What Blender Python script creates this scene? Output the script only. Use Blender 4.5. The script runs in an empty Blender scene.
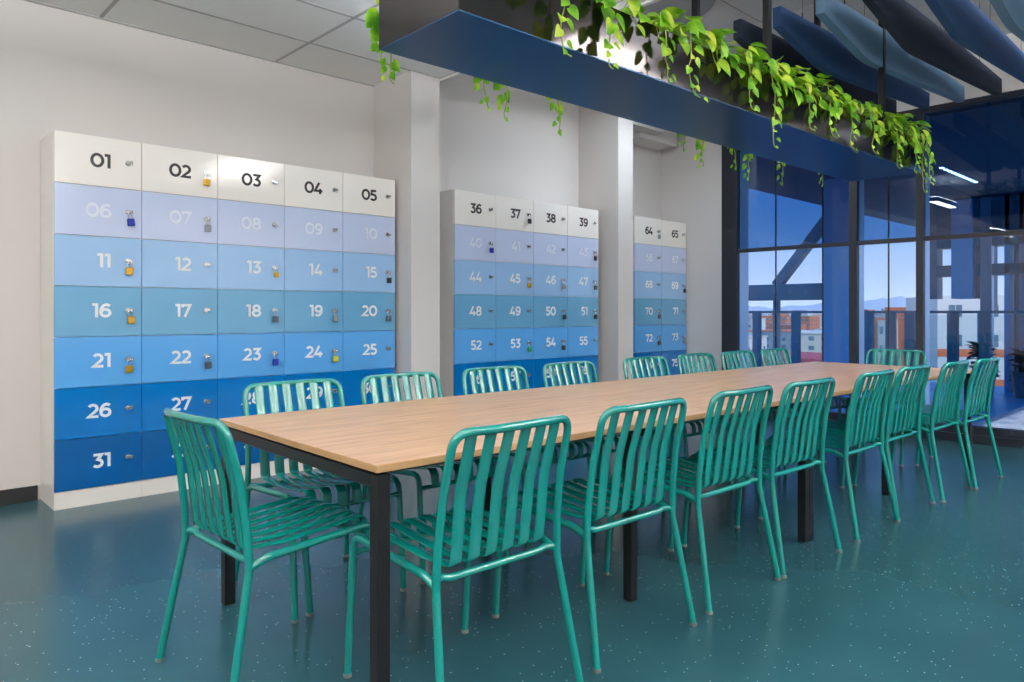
import bpy, math, random
from mathutils import Vector, Matrix, noise

random.seed(7)
S = bpy.context.scene
C = S.collection
PI = math.pi

# ------------------------------------------------------------------ camera
FPX, CXP, HYP = 729.0, 512.0, 312.0
ANG = math.radians(46.7)
CAMH = 1.16
cam_d = bpy.data.cameras.new('camera')
cam = bpy.data.objects.new('camera', cam_d)
C.objects.link(cam)
cam.location = (0, 0, CAMH)
cam.rotation_euler = (PI / 2, 0, ANG - PI / 2)
cam_d.sensor_width = 36.0
cam_d.lens = FPX / 1024 * 36
cam_d.shift_y = (HYP - 341) / 1024
cam_d.clip_end = 8000
cam_d.clip_start = 0.05
S.camera = cam

# ------------------------------------------------------------------ view
S.view_settings.view_transform = 'Standard'
S.view_settings.look = 'None'
S.view_settings.exposure = 0.0
S.view_settings.gamma = 1.0
S.view_settings.use_curve_mapping = False

# ------------------------------------------------------------------ world
W = bpy.data.worlds.new('sky')
S.world = W
W.use_nodes = True
nt = W.node_tree
nt.nodes.clear()
wo = nt.nodes.new('ShaderNodeOutputWorld')
bg = nt.nodes.new('ShaderNodeBackground')
tc = nt.nodes.new('ShaderNodeTexCoord')
sx = nt.nodes.new('ShaderNodeSeparateXYZ')
rp = nt.nodes.new('ShaderNodeValToRGB')
nt.links.new(tc.outputs['Generated'], sx.inputs[0])
nt.links.new(sx.outputs['Z'], rp.inputs[0])
nt.links.new(rp.outputs[0], bg.inputs[0])
nt.links.new(bg.outputs[0], wo.inputs[0])
el = rp.color_ramp.elements
el[0].position = 0.0; el[0].color = (0.60, 0.72, 0.84, 1)
el[1].position = 0.5; el[1].color = (0.07, 0.27, 0.66, 1)
e = el.new(0.05); e.color = (0.42, 0.55, 0.82, 1)
e = el.new(0.14); e.color = (0.15, 0.38, 0.76, 1)
bg.inputs[1].default_value = 1.75

sun_d = bpy.data.lights.new('sun', 'SUN')
sun = bpy.data.objects.new('sun', sun_d)
C.objects.link(sun)
sun_d.energy = 4.0
sun_d.angle = math.radians(0.6)
sun_d.color = (1.0, 0.93, 0.82)
sun.rotation_euler = Vector((0.20, 0.72, -0.72)).to_track_quat('-Z', 'Y').to_euler()
sun.location = (9, -20, 20)

# strengths of the added fill lights and the terrace soffit rows
PANEL_E = 12.5
SPOT_E = 50.0
UP_E = 270.0
COOL_E = 42.0
TERR_E = 28.0

# ------------------------------------------------------------------ materials
def mat(name, col, rough=0.5, metal=0.0, spec=0.5, coat=0.0, coat_r=0.1):
    m = bpy.data.materials.new(name)
    m.use_nodes = True
    b = m.node_tree.nodes['Principled BSDF']
    b.inputs['Base Color'].default_value = (*col, 1)
    b.inputs['Roughness'].default_value = rough
    b.inputs['Metallic'].default_value = metal
    b.inputs['Specular IOR Level'].default_value = spec
    b.inputs['Coat Weight'].default_value = coat
    b.inputs['Coat Roughness'].default_value = coat_r
    return m

def s2l(r, g, b):
    def f(c):
        c /= 255.0
        return c / 12.92 if c <= 0.04045 else ((c + 0.055) / 1.055) ** 2.4
    return (f(r), f(g), f(b))

def nodes(m):
    return m.node_tree.nodes, m.node_tree.links, m.node_tree.nodes['Principled BSDF']

def add_noise_bump(m, scale, strength, dist=0.002):
    n, l, b = nodes(m)
    t = n.new('ShaderNodeTexCoord'); nz = n.new('ShaderNodeTexNoise'); bp = n.new('ShaderNodeBump')
    nz.inputs['Scale'].default_value = scale
    bp.inputs['Strength'].default_value = strength
    bp.inputs['Distance'].default_value = dist
    l.new(t.outputs['Object'], nz.inputs['Vector'])
    l.new(nz.outputs['Fac'], bp.inputs['Height'])
    l.new(bp.outputs[0], b.inputs['Normal'])

def emis(name, col, e):
    m = bpy.data.materials.new(name)
    m.use_nodes = True
    n = m.node_tree.nodes; l = m.node_tree.links
    n.clear()
    o = n.new('ShaderNodeOutputMaterial'); em = n.new('ShaderNodeEmission')
    em.inputs[0].default_value = (*col, 1); em.inputs[1].default_value = e
    l.new(em.outputs[0], o.inputs[0])
    return m

def glassmat(name, tint, refl=1.0):
    m = bpy.data.materials.new(name)
    m.use_nodes = True
    n = m.node_tree.nodes; l = m.node_tree.links
    n.clear()
    o = n.new('ShaderNodeOutputMaterial')
    tr = n.new('ShaderNodeBsdfTransparent'); gl = n.new('ShaderNodeBsdfGlossy')
    mx = n.new('ShaderNodeMixShader'); fr = n.new('ShaderNodeFresnel')
    tr.inputs[0].default_value = (*tint, 1)
    gl.inputs['Color'].default_value = (refl, refl, refl, 1)
    gl.inputs['Roughness'].default_value = 0.0
    fr.inputs['IOR'].default_value = 1.5
    l.new(fr.outputs[0], mx.inputs[0]); l.new(tr.outputs[0], mx.inputs[1]); l.new(gl.outputs[0], mx.inputs[2])
    l.new(mx.outputs[0], o.inputs[0])
    return m

M = {}
M['wall'] = mat('wall_paint', s2l(212, 206, 202), 0.7)
add_noise_bump(M['wall'], 60, 0.08)
M['black_base'] = mat('black_skirting', (0.006, 0.006, 0.007), 0.5)
M['white_lam'] = mat('white_laminate', s2l(234, 229, 223), 0.3, coat=0.0)
ROWC = [s2l(246, 240, 233), s2l(200, 211, 240), s2l(156, 194, 234), s2l(106, 166, 204),
        s2l(92, 166, 230), s2l(0, 108, 182), s2l(0, 82, 148)]
for i, c in enumerate(ROWC):
    M['row%d' % i] = mat('locker_laminate_%d' % i, c, 0.12, spec=0.6, coat=0.3, coat_r=0.06)
M['num_dark'] = mat('number_dark', s2l(40, 36, 36), 0.5)
M['num_white'] = mat('number_white', s2l(235, 237, 240), 0.4)
M['num_faint'] = mat('number_pale', s2l(222, 227, 243), 0.4)
M['chrome'] = mat('chrome', (0.75, 0.76, 0.78), 0.22, 1.0)
M['brass'] = mat('brass', s2l(205, 160, 60), 0.3, 0.8)
M['pl_blue'] = mat('padlock_blue', s2l(15, 40, 150), 0.35)
M['pl_black'] = mat('padlock_black', s2l(22, 24, 28), 0.35)
M['pl_silver'] = mat('padlock_silver', s2l(150, 155, 160), 0.3, 0.7)
M['pl_grey'] = mat('padlock_grey', s2l(80, 90, 100), 0.35, 0.4)
M['pl_yellow'] = mat('padlock_yellow', s2l(190, 185, 40), 0.35)
M['pl_green'] = mat('padlock_green', s2l(20, 140, 80), 0.35)
M['chair'] = mat('teal_powder_coat', s2l(4, 126, 118), 0.18, spec=0.6, coat=0.4, coat_r=0.08)
M['glide'] = mat('chair_glide', (0.12, 0.14, 0.14), 0.4)
M['black_metal'] = mat('black_powder_coat', (0.005, 0.005, 0.006), 0.45, spec=0.3)
M['edge'] = mat('tabletop_edge', s2l(176, 138, 96), 0.45)
M['alu'] = mat('aluminium_frame', s2l(215, 228, 242), 0.4, 0.9)
M['frame'] = mat('dark_window_frame', s2l(26, 30, 40), 0.4)
M['glass'] = glassmat('window_glass', (0.78, 0.82, 0.90), 1.0)
M['glass_dark'] = glassmat('tinted_glass', (0.30, 0.46, 0.62), 1.0)
M['glass_rail'] = glassmat('balustrade_glass', (0.88, 0.95, 0.97), 0.8)
M['tile'] = mat('ceiling_tile', s2l(232, 230, 226), 0.9)
add_noise_bump(M['tile'], 220, 0.4)
M['tgrid'] = mat('ceiling_grid', s2l(172, 170, 168), 0.6)
M['hceil'] = mat('high_ceiling', s2l(190, 188, 186), 0.9)
M['disc'] = mat('round_panel_grey', s2l(150, 152, 156), 0.8)
M['baf_navy'] = mat('baffle_navy', s2l(22, 32, 54), 0.85)
M['baf_blue'] = mat('baffle_blue', s2l(34, 68, 112), 0.85)
M['baf_light'] = mat('baffle_light', s2l(104, 134, 162), 0.85)
M['plant_side'] = mat('planter_dark_steel', (0.075, 0.067, 0.067), 0.11, 0.95)
M['plant_bot'] = mat('planter_navy_base', s2l(6, 66, 108), 0.30, 0.6)
M['soil'] = mat('soil', (0.02, 0.013, 0.008), 0.9)
M['vine'] = mat('vine_stem', s2l(150, 170, 70), 0.5)
M['deck'] = mat('terrace_deck', s2l(70, 165, 235), 0.35)
M['kerb'] = mat('terrace_pale_concrete', s2l(200, 208, 218), 0.7)
M['soffit'] = mat('soffit_dark', s2l(92, 108, 124), 0.8)
M['ext_blue'] = mat('exterior_blue_panel', s2l(90, 180, 230), 0.4)
M['ext_teal'] = mat('exterior_teal_frame', s2l(40, 110, 135), 0.4)
M['ext_grey'] = mat('exterior_grey_panel', s2l(120, 150, 170), 0.5)
M['bwhite'] = mat('building_white', s2l(225, 220, 212), 0.8)
M['borange'] = mat('building_orange', s2l(225, 120, 70), 0.8)
M['bred'] = mat('building_red', s2l(200, 60, 70), 0.8)
M['bcream'] = mat('building_cream', s2l(215, 205, 185), 0.8)
M['bgrey'] = mat('building_grey', s2l(165, 170, 175), 0.8)
M['bwin'] = mat('building_window', s2l(95, 125, 140), 0.2)
M['ground'] = mat('city_ground', s2l(175, 165, 145), 0.9)
M['hill'] = mat('far_hill_hazed', s2l(190, 200, 210), 1.0)  # distance haze is put into this pale colour
M['dkleaf'] = mat('dark_leaf', s2l(20, 60, 50), 0.5)
M['wire'] = mat('steel_wire', (0.05, 0.05, 0.05), 0.4, 0.8)
M['panel_light'] = emis('fill_panel_glow', (1.0, 0.93, 0.85), PANEL_E)
M['terrace_light'] = emis('terrace_light_glow', (0.80, 0.92, 1.0), TERR_E)
M['up_light'] = emis('fill_uplight_glow', (0.98, 0.98, 1.0), UP_E)
M['soft_light'] = emis('fill_soft_glow', (1.0, 0.95, 0.9), 9.0)
M['cool_light'] = emis('fill_cool_glow', (0.80, 0.90, 1.0), COOL_E)
M['spot_light'] = emis('fill_linear_glow', (1.0, 0.95, 0.9), SPOT_E)

# teal speckled vinyl floor
m = mat('teal_vinyl_floor', s2l(46, 92, 99), 0.24, spec=0.34)
n, l, b = nodes(m)
t = n.new('ShaderNodeTexCoord')
vor = n.new('ShaderNodeTexVoronoi'); vor.inputs['Scale'].default_value = 38
thr = n.new('ShaderNodeMath'); thr.operation = 'LESS_THAN'; thr.inputs[1].default_value = 0.10
sepc = n.new('ShaderNodeSeparateColor')
gt = n.new('ShaderNodeMath'); gt.operation = 'GREATER_THAN'; gt.inputs[1].default_value = 0.25
mul = n.new('ShaderNodeMath'); mul.operation = 'MULTIPLY'
nz = n.new('ShaderNodeTexNoise'); nz.inputs['Scale'].default_value = 1.7
r1 = n.new('ShaderNodeValToRGB')
r1.color_ramp.elements[0].position = 0.3; r1.color_ramp.elements[0].color = (*s2l(36, 74, 84), 1)
r1.color_ramp.elements[1].position = 0.75; r1.color_ramp.elements[1].color = (*s2l(41, 82, 91), 1)
mx = n.new('ShaderNodeMix'); mx.data_type = 'RGBA'
mx.inputs['B'].default_value = (*s2l(132, 172, 168), 1)
l.new(t.outputs['Object'], vor.inputs['Vector']); l.new(t.outputs['Object'], nz.inputs['Vector'])
l.new(vor.outputs['Distance'], thr.inputs[0])
l.new(vor.outputs['Color'], sepc.inputs[0]); l.new(sepc.outputs[0], gt.inputs[0])
l.new(thr.outputs[0], mul.inputs[0]); l.new(gt.outputs[0], mul.inputs[1])
l.new(nz.outputs['Fac'], r1.inputs[0]); l.new(r1.outputs[0], mx.inputs['A'])
l.new(mul.outputs[0], mx.inputs['Factor'])
l.new(mx.outputs['Result'], b.inputs['Base Color'])
nz2 = n.new('ShaderNodeTexNoise'); nz2.inputs['Scale'].default_value = 9
bp = n.new('ShaderNodeBump'); bp.inputs['Strength'].default_value = 0.02; bp.inputs['Distance'].default_value = 0.002
nz2.inputs['Scale'].default_value = 60
l.new(t.outputs['Object'], nz2.inputs['Vector']); l.new(nz2.outputs['Fac'], bp.inputs['Height']); l.new(bp.outputs[0], b.inputs['Normal'])
M['floor'] = m

# light oak tabletop
m = mat('light_oak', s2l(218, 184, 148), 0.32, spec=0.4)
n, l, b = nodes(m)
t = n.new('ShaderNodeTexCoord'); mp = n.new('ShaderNodeMapping'); mp.inputs['Scale'].default_value = (1.2, 14, 14)
nz = n.new('ShaderNodeTexNoise'); nz.inputs['Scale'].default_value = 2.5; nz.inputs['Detail'].default_value = 7; nz.inputs['Distortion'].default_value = 0.6
r1 = n.new('ShaderNodeValToRGB')
r1.color_ramp.elements[0].position = 0.25; r1.color_ramp.elements[0].color = (*s2l(164, 126, 94), 1)
r1.color_ramp.elements[1].position = 0.62; r1.color_ramp.elements[1].color = (*s2l(202, 164, 130), 1)
l.new(t.outputs['Object'], mp.inputs[0]); l.new(mp.outputs[0], nz.inputs['Vector'])
l.new(nz.outputs['Fac'], r1.inputs[0]); l.new(r1.outputs[0], b.inputs['Base Color'])
M['oak'] = m

# pothos leaf: green with yellow variegation
m = mat('pothos_leaf', s2l(96, 160, 30), 0.35, spec=0.5)
n, l, b = nodes(m)
t = n.new('ShaderNodeTexCoord'); nz = n.new('ShaderNodeTexNoise'); nz.inputs['Scale'].default_value = 9; nz.inputs['Detail'].default_value = 3
r1 = n.new('ShaderNodeValToRGB')
r1.color_ramp.elements[0].position = 0.36; r1.color_ramp.elements[0].color = (*s2l(74, 140, 30), 1)
r1.color_ramp.elements[1].position = 0.66; r1.color_ramp.elements[1].color = (*s2l(222, 238, 84), 1)
e = r1.color_ramp.elements.new(0.52); e.color = (*s2l(142, 206, 44), 1)
l.new(t.outputs['Object'], nz.inputs['Vector']); l.new(nz.outputs['Fac'], r1.inputs[0]); l.new(r1.outputs[0], b.inputs['Base Color'])
tl = n.new('ShaderNodeBsdfTranslucent'); ms = n.new('ShaderNodeMixShader'); ms.inputs[0].default_value = 0.35
l.new(r1.outputs[0], tl.inputs[0])
out = [q for q in n if q.type == 'OUTPUT_MATERIAL'][0]
l.new(b.outputs[0], ms.inputs[1]); l.new(tl.outputs[0], ms.inputs[2]); l.new(ms.outputs[0], out.inputs[0])
M['leaf'] = m

# pale ledge with soft speckle
n, l, b = nodes(M['kerb'])
t = n.new('ShaderNodeTexCoord'); nz = n.new('ShaderNodeTexNoise'); nz.inputs['Scale'].default_value = 3.5; nz.inputs['Detail'].default_value = 6
r1 = n.new('ShaderNodeValToRGB')
r1.color_ramp.elements[0].position = 0.35; r1.color_ramp.elements[0].color = (*s2l(150, 170, 200), 1)
r1.color_ramp.elements[1].position = 0.5; r1.color_ramp.elements[1].color = (*s2l(215, 222, 232), 1)
l.new(t.outputs['Object'], nz.inputs['Vector']); l.new(nz.outputs['Fac'], r1.inputs[0]); l.new(r1.outputs[0], b.inputs['Base Color'])

# ------------------------------------------------------------------ mesh helpers
class MB:
    def __init__(self):
        self.v = []; self.f = []; self.mi = []; self.sm = []
    def add(self, vs, fs, mi=0, smooth=False):
        o = len(self.v)
        self.v += [tuple(p) for p in vs]
        for f in fs:
            self.f.append([i + o for i in f]); self.mi.append(mi); self.sm.append(smooth)
        return self
    def box(self, x0, x1, y0, y1, z0, z1, mi=0, bev=0.0):
        if x0 > x1: x0, x1 = x1, x0
        if y0 > y1: y0, y1 = y1, y0
        if z0 > z1: z0, z1 = z1, z0
        if bev <= 0:
            vs = [(x, y, z) for z in (z0, z1) for y in (y0, y1) for x in (x0, x1)]
            fs = [(0, 2, 3, 1), (4, 5, 7, 6), (0, 1, 5, 4), (2, 6, 7, 3), (0, 4, 6, 2), (1, 3, 7, 5)]
            return self.add(vs, fs, mi)
        # chamfered box
        c = [(x0, x1), (y0, y1), (z0, z1)]
        vs = []; idx = {}
        for sx_ in (0, 1):
            for sy in (0, 1):
                for sz in (0, 1):
                    s = (sx_, sy, sz)
                    for ax in range(3):
                        p = []
                        for k in range(3):
                            val = c[k][s[k]]
                            if k != ax:
                                val += bev * (1 if s[k] == 0 else -1)
                            p.append(val)
                        idx[(s, ax)] = len(vs); vs.append(p)
        fs = []
        for ax in range(3):
            a, b_ = [(1, 2), (2, 0), (0, 1)][ax]
            for s in (0, 1):
                q = []
                for (i, j) in ((0, 0), (1, 0), (1, 1), (0, 1)):
                    k = [0, 0, 0]; k[ax] = s; k[a] = i; k[b_] = j
                    q.append(idx[(tuple(k), ax)])
                fs.append(q if s else q[::-1])
        for ax in range(3):
            a, b_ = [(1, 2), (2, 0), (0, 1)][ax]
            for i in (0, 1):
                for j in (0, 1):
                    k0 = [0, 0, 0]; k1 = [0, 0, 0]
                    k0[a] = k1[a] = i; k0[b_] = k1[b_] = j; k1[ax] = 1
                    q = [idx[(tuple(k0), a)], idx[(tuple(k1), a)], idx[(tuple(k1), b_)], idx[(tuple(k0), b_)]]
                    fs.append(q if (i == j) else q[::-1])
        for s in [(i, j, k) for i in (0, 1) for j in (0, 1) for k in (0, 1)]:
            q = [idx[(s, 0)], idx[(s, 1)], idx[(s, 2)]]
            fs.append(q if (sum(s) % 2 == 1) else q[::-1])
        return self.add(vs, fs, mi)
    def tube(self, pts, r, seg=10, closed=False, mi=0, cap=True):
        pts = [Vector(p) for p in pts]
        n_ = len(pts)
        rings = []
        prev = None
        for i, p in enumerate(pts):
            if closed:
                d = (pts[(i + 1) % n_] - pts[i - 1]).normalized()
            elif i == 0: d = (pts[1] - p).normalized()
            elif i == n_ - 1: d = (p - pts[i - 1]).normalized()
            else: d = ((pts[i + 1] - p).normalized() + (p - pts[i - 1]).normalized()).normalized()
            if prev is None:
                up = Vector((0, 0, 1)) if abs(d.z) < 0.9 else Vector((1, 0, 0))
                u = up.cross(d).normalized()
            else:
                u = (prev - d * prev.dot(d)).normalized()
            prev = u
            w = d.cross(u)
            rr = r[i] if isinstance(r, (list, tuple)) else r
            rings.append([p + (u * math.cos(2 * PI * k / seg) + w * math.sin(2 * PI * k / seg)) * rr for k in range(seg)])
        vs = [q for ring in rings for q in ring]
        fs = []
        m_ = n_ if closed else n_ - 1
        for i in range(m_):
            a = i * seg; b_ = ((i + 1) % n_) * seg
            for k in range(seg):
                k2 = (k + 1) % seg
                fs.append((a + k, a + k2, b_ + k2, b_ + k))
        self.add(vs, fs, mi, True)
        if cap and not closed:
            self.add(rings[0], [tuple(range(seg))[::-1]], mi)
            self.add(rings[-1], [tuple(range(seg))], mi)
        return self
    def cyl(self, c, r, z0, z1, seg=16, mi=0):
        return self.tube([(c[0], c[1], z0), (c[0], c[1], z1)], r, seg, mi=mi)
    def poly_ext(self, pts, y0, y1, mi=0, plane='xz'):
        """extrude a convex or simple polygon given in a plane"""
        n_ = len(pts)
        if plane == 'xz':
            A = [(p[0], y0, p[1]) for p in pts]; B = [(p[0], y1, p[1]) for p in pts]
        elif plane == 'yz':
            A = [(y0, p[0], p[1]) for p in pts]; B = [(y1, p[0], p[1]) for p in pts]
        else:
            A = [(p[0], p[1], y0) for p in pts]; B = [(p[0], p[1], y1) for p in pts]
        fs = [tuple(range(n_)), tuple(range(2 * n_ - 1, n_ - 1, -1))]
        for i in range(n_):
            j = (i + 1) % n_
            fs.append((i, n_ + i, n_ + j, j))
        return self.add(A + B, fs, mi)
    def build(self, name, mats, parent=None, loc=None, rz=0.0):
        me = bpy.data.meshes.new(name)
        me.from_pydata(self.v, [], self.f)
        if not isinstance(mats, (list, tuple)): mats = [mats]
        for q in mats: me.materials.append(q)
        me.polygons.foreach_set('material_index', self.mi)
        me.polygons.foreach_set('use_smooth', self.sm)
        me.update()
        import bmesh
        bm = bmesh.new(); bm.from_mesh(me)
        bmesh.ops.recalc_face_normals(bm, faces=bm.faces[:])
        bm.to_mesh(me); bm.free()
        o = bpy.data.objects.new(name, me)
        C.objects.link(o)
        if parent: o.parent = parent
        if loc: o.location = loc
        if rz: o.rotation_euler = (0, 0, rz)
        return o

def tag(o, label=None, cat=None, group=None, kind=None):
    if label: o['label'] = label
    if cat: o['category'] = cat
    if group: o['group'] = group
    if kind: o['kind'] = kind
    return o

def empty(name, loc=(0, 0, 0), rz=0.0):
    o = bpy.data.objects.new(name, None)
    C.objects.link(o); o.location = loc; o.rotation_euler = (0, 0, rz)
    o.empty_display_size = 0.1
    return o

def struct(name, mb, m_, label=None):
    o = mb.build(name, m_)
    return tag(o, label, None, None, 'structure')

def copy_tree(o, parent=None):
    c = o.copy(); C.objects.link(c); c.parent = parent
    for ch in list(o.children): copy_tree(ch, c)
    return c

def fillet(pts, rad, seg=6):
    """round the inner corners of a polyline; rad = one radius or one per point"""
    P = [Vector(p) for p in pts]
    out = [P[0]]
    for i in range(1, len(P) - 1):
        r = rad[i] if isinstance(rad, (list, tuple)) else rad
        if r <= 0: out.append(P[i]); continue
        a = (P[i - 1] - P[i]); b_ = (P[i + 1] - P[i])
        la, lb = a.length, b_.length
        a.normalize(); b_.normalize()
        ang = a.angle(b_)
        d = min(r / math.tan(ang / 2), la * 0.49, lb * 0.49)
        p0 = P[i] + a * d; p1 = P[i] + b_ * d
        for k in range(seg + 1):
            t_ = k / seg
            out.append(p0 * (1 - t_) ** 2 + P[i] * 2 * t_ * (1 - t_) + p1 * t_ ** 2)
    out.append(P[-1])
    return out

def pxY(px, X):
    """Y of the point at distance X east that lies in pixel column px (only used to measure where things stand)"""
    l_ = (px - CXP) / FPX
    return X * (math.sin(ANG) - l_ * math.cos(ANG)) / (l_ * math.sin(ANG) + math.cos(ANG))

# ------------------------------------------------------------------ the room
YW = 5.29      # wall behind the lockers
YF = 4.92      # locker fronts
XG = 7.40      # window plane
X0, Y0 = -4.0, -4.0
HC = 3.07      # tiled ceiling
HH = 3.55      # high ceiling
XE = 3.66      # where the tiled ceiling stops

struct('floor', MB().box(X0, XG + 0.12, Y0, YW + 0.12, -0.12, 0.0), M['floor'])
struct('wall_back', MB().box(X0, 8.0, YW, YW + 0.15, 0, HH + 0.1), M['wall'])
struct('wall_left', MB().box(X0 - 0.15, X0, Y0 - 0.15, YW + 0.15, 0, HH + 0.1), M['wall'])
struct('wall_front', MB().box(X0, XG + 0.1, Y0 - 0.15, Y0, 0, HH + 0.1), M['wall'])
struct('wall_right', MB().box(XG + 0.115, XG + 0.33, 4.38, YW, 0, HH + 0.1), M['wall'])
struct('baseboard_back', MB().box(X0, 0.955, YW - 0.014, YW, 0, 0.09), M['black_base'])
# piers between the locker banks
struct('trim_1', MB().box(3.375, XE, 4.745, YW, 0, HC - 0.002), M['wall'], 'white pier between first and second locker bank')
struct('trim_2', MB().box(5.985, 6.235, 4.745, YW, 0, HH), M['wall'], 'white pier between second and third locker bank')
struct('trim_3', MB().box(6.7, XG + 0.02, 5.0, YW, 3.14, HH).box(6.25, 6.95, 4.85, YW, 3.2, HH), M['wall'], 'lowered bulkhead over the last lockers')

# tiled ceiling: tiles with a thin T grid
mb = MB(); gb = MB()
xs = [X0]; x = 2.50 - 1.2 * 5
xs = [X0] + [2.50 - 1.2 * k for k in range(5, -1, -1) if 2.50 - 1.2 * k > X0] + [XE]
ys = [YW - 0.001, 4.745]
while ys[-1] > Y0 + 0.6: ys.append(ys[-1] - 0.6)
ys.append(Y0)
lights_at = []
for i in range(len(xs) - 1):
    for j in range(len(ys) - 1):
        lit = (i, j) in ((0, 6), (2, 6), (4, 7), (1, 10), (3, 10), (5, 10), (0, 13), (2, 13), (4, 13), (3, 4), (1, 3))
        if lit:
            lights_at.append((xs[i], xs[i + 1], ys[j + 1], ys[j]))
            continue
        mb.box(xs[i] + 0.007, xs[i + 1] - 0.007, ys[j + 1] + 0.007, ys[j] - 0.007, HC, HC + 0.02)
for xx in xs[1:]:
    gb.box(xx - 0.012, xx + 0.012, Y0, YW - 0.001, HC - 0.002, HC + 0.004)
for yy in ys[1:-1]:
    gb.box(X0, XE, yy - 0.012, yy + 0.012, HC - 0.002, HC + 0.004)
gb.box(X0, XE, YW - 0.02, YW - 0.001, HC - 0.006, HC + 0.004)
mb.box(X0, XE, Y0, YW, HC + 0.12, HC + 0.15)
ce = struct('ceiling', mb, M['tile'])
g = gb.build('trim_4', M['tgrid']); tag(g, 'thin metal grid between the ceiling tiles', None, None, 'structure')
struct('trim_5', MB().box(XE, XE + 0.03, Y0, YW - 0.001, HC - 0.02, HH), M['wall'], 'plaster step up to the higher ceiling')
# high ceiling with panel joints
mb = MB()
nx, ny = 6, 16
for i in range(nx):
    for j in range(ny):
        a0 = XE + 0.03 + (XG + 0.1 - XE - 0.03) * i / nx; a1 = XE + 0.03 + (XG + 0.1 - XE - 0.03) * (i + 1) / nx
        b0 = Y0 + (YW - Y0) * j / ny; b1 = Y0 + (YW - Y0) * (j + 1) / ny
        mb.box(a0 + 0.006, a1 - 0.006, b0 + 0.006, b1 - 0.006, HH, HH + 0.02)
mb.box(X0, XG + 0.3, Y0, YW + 0.15, HH + 0.02, HH + 0.25)
struct('ceiling_high', mb, M['hceil'])

# recessed panels in the ceiling grid, unseen, added as interior fill
first = None
for (a0, a1, b0, b1) in lights_at:
    t_ = empty('fill_panel_light', ((a0 + a1) / 2, (b0 + b1) / 2, HC))
    hx, hy = (a1 - a0) / 2 - 0.01, (b1 - b0) / 2 - 0.01
    fr = MB()
    fr.box(-hx, hx, -hy, -hy + 0.02, -0.004, 0.05).box(-hx, hx, hy - 0.02, hy, -0.004, 0.05)
    fr.box(-hx, -hx + 0.02, -hy + 0.02, hy - 0.02, -0.004, 0.05).box(hx - 0.02, hx, -hy + 0.02, hy - 0.02, -0.004, 0.05)
    fr.build('frame', M['tgrid'], t_)
    MB().box(-hx + 0.02, hx - 0.02, -hy + 0.02, hy - 0.02, 0.006, 0.02).build('diffuser', M['panel_light'], t_)
    tag(t_, 'unseen recessed light panel added as fill in the tiled ceiling', 'added fill light', 'added fill panels in the tiled ceiling')

# unseen linear lights added to brighten walls and ceilings; the glass mirrors some
for (xx, yy) in ((4.7, -0.9), (6.4, -0.9), (4.7, -2.3), (6.4, -2.3), (-1.2, 0.2), (0.8, -1.2), (-2.6, -1.6), (2.6, -1.9), (-2.8, 2.0), (0.8, -3.0), (5.75, 3.72), (5.75, 4.15), (5.5, -3.3), (0.55, 2.7), (-2.4, 3.9), (3.05, 3.4), (4.6, 0.1), (6.3, 0.1)):
    hc_ = HH if xx > XE else HC
    lo = M['cool_light'] if (xx > XE or yy == 3.4) else M['soft_light']
    up = M['up_light'] if (xx < XE or yy < 1) else M['black_metal']
    if xx > XE and yy < 1: lo = M['spot_light']
    t_ = empty('fill_linear_light', (xx, yy, hc_ - (0.25 if xx > XE and yy > 3 else 0.35)))
    if yy == 0.1: up = M['cool_light']
    if (xx, yy) == (3.05, 3.4): t_.scale = (0.6, 1, 1); up = lo
    if xx > XE and yy > 3: t_.scale = (0.87, 1, 0.714)
    MB().box(-0.75, 0.75, -0.06, 0.06, 0.0, 0.06, bev=0.005).build('housing', M['black_metal'], t_)
    MB().box(-0.73, 0.73, -0.05, 0.05, -0.008, -0.001).build('diffuser', lo, t_)
    MB().box(-0.73, 0.73, -0.05, 0.05, 0.061, 0.068).build('diffuser', up, t_)
    w = MB().tube([(-0.5, 0, 0.06), (-0.5, 0, 0.35)], 0.002, 6).tube([(0.5, 0, 0.06), (0.5, 0, 0.35)], 0.002, 6)
    w.build('cable', M['wire'], t_)
    tag(t_, 'unseen linear pendant light on two thin wires, added as fill', 'added fill light', 'added linear fill lights')

# ------------------------------------------------------------------ window wall
HT = 3.00
mull = [(4.19, 4.38, 0.20), (2.895, 2.97, 0.13), (2.30, 2.36, 0.13)]
mull += [(0.32, 0.38, 0.13), (-1.66, -1.60, 0.13), (-3.64, -3.58, 0.13)]
fr = MB(); al = MB()
fr.box(XG, XG + 0.09, Y0, 4.38, HT, HT + 0.055)
fr.box(XG, XG + 0.09, Y0, 4.38, 0.0, 0.145)
fr.box(XG - 0.02, XG, Y0, 4.38, 0.0, 0.075)
fr.box(XG, XG + 0.06, Y0, 4.38, 1.82, 1.86)
for (a, b_, dpt) in mull:
    fr.box(XG - 0.012, XG + 0.05, a, b_, 0.0, HT + 0.05)
    al.box(XG + 0.05, XG + 0.05 + dpt, a + 0.001, b_ - 0.001, 0.145, HT)
wroot = struct('window_1', fr, M['frame'], 'dark framed full height window wall')
p = al.build('outer_mullion', M['alu'], wroot)
p['label'] = 'pale aluminium outer mullions'
fb = MB()
for yy in (pxY(774, XG), pxY(821, XG), pxY(887, XG)):
    fb.box(XG + 0.035, XG + 0.05, yy - 0.006, yy + 0.006, 0.145, HT)
fb.build('glazing_bar', M['frame'], wroot)
MB().box(XG + 0.026, XG + 0.032, Y0, 4.19, 0.145, 1.82).build('glass', M['glass'], wroot)
MB().box(XG + 0.026, XG + 0.032, Y0, 4.19, 1.86, HT).build('tinted_glass', M['glass_dark'], wroot)
struct('wall_above_window', MB().box(XG + 0.0, XG + 0.25, Y0, 4.38, HT + 0.055, HH), M['wall'])

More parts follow.
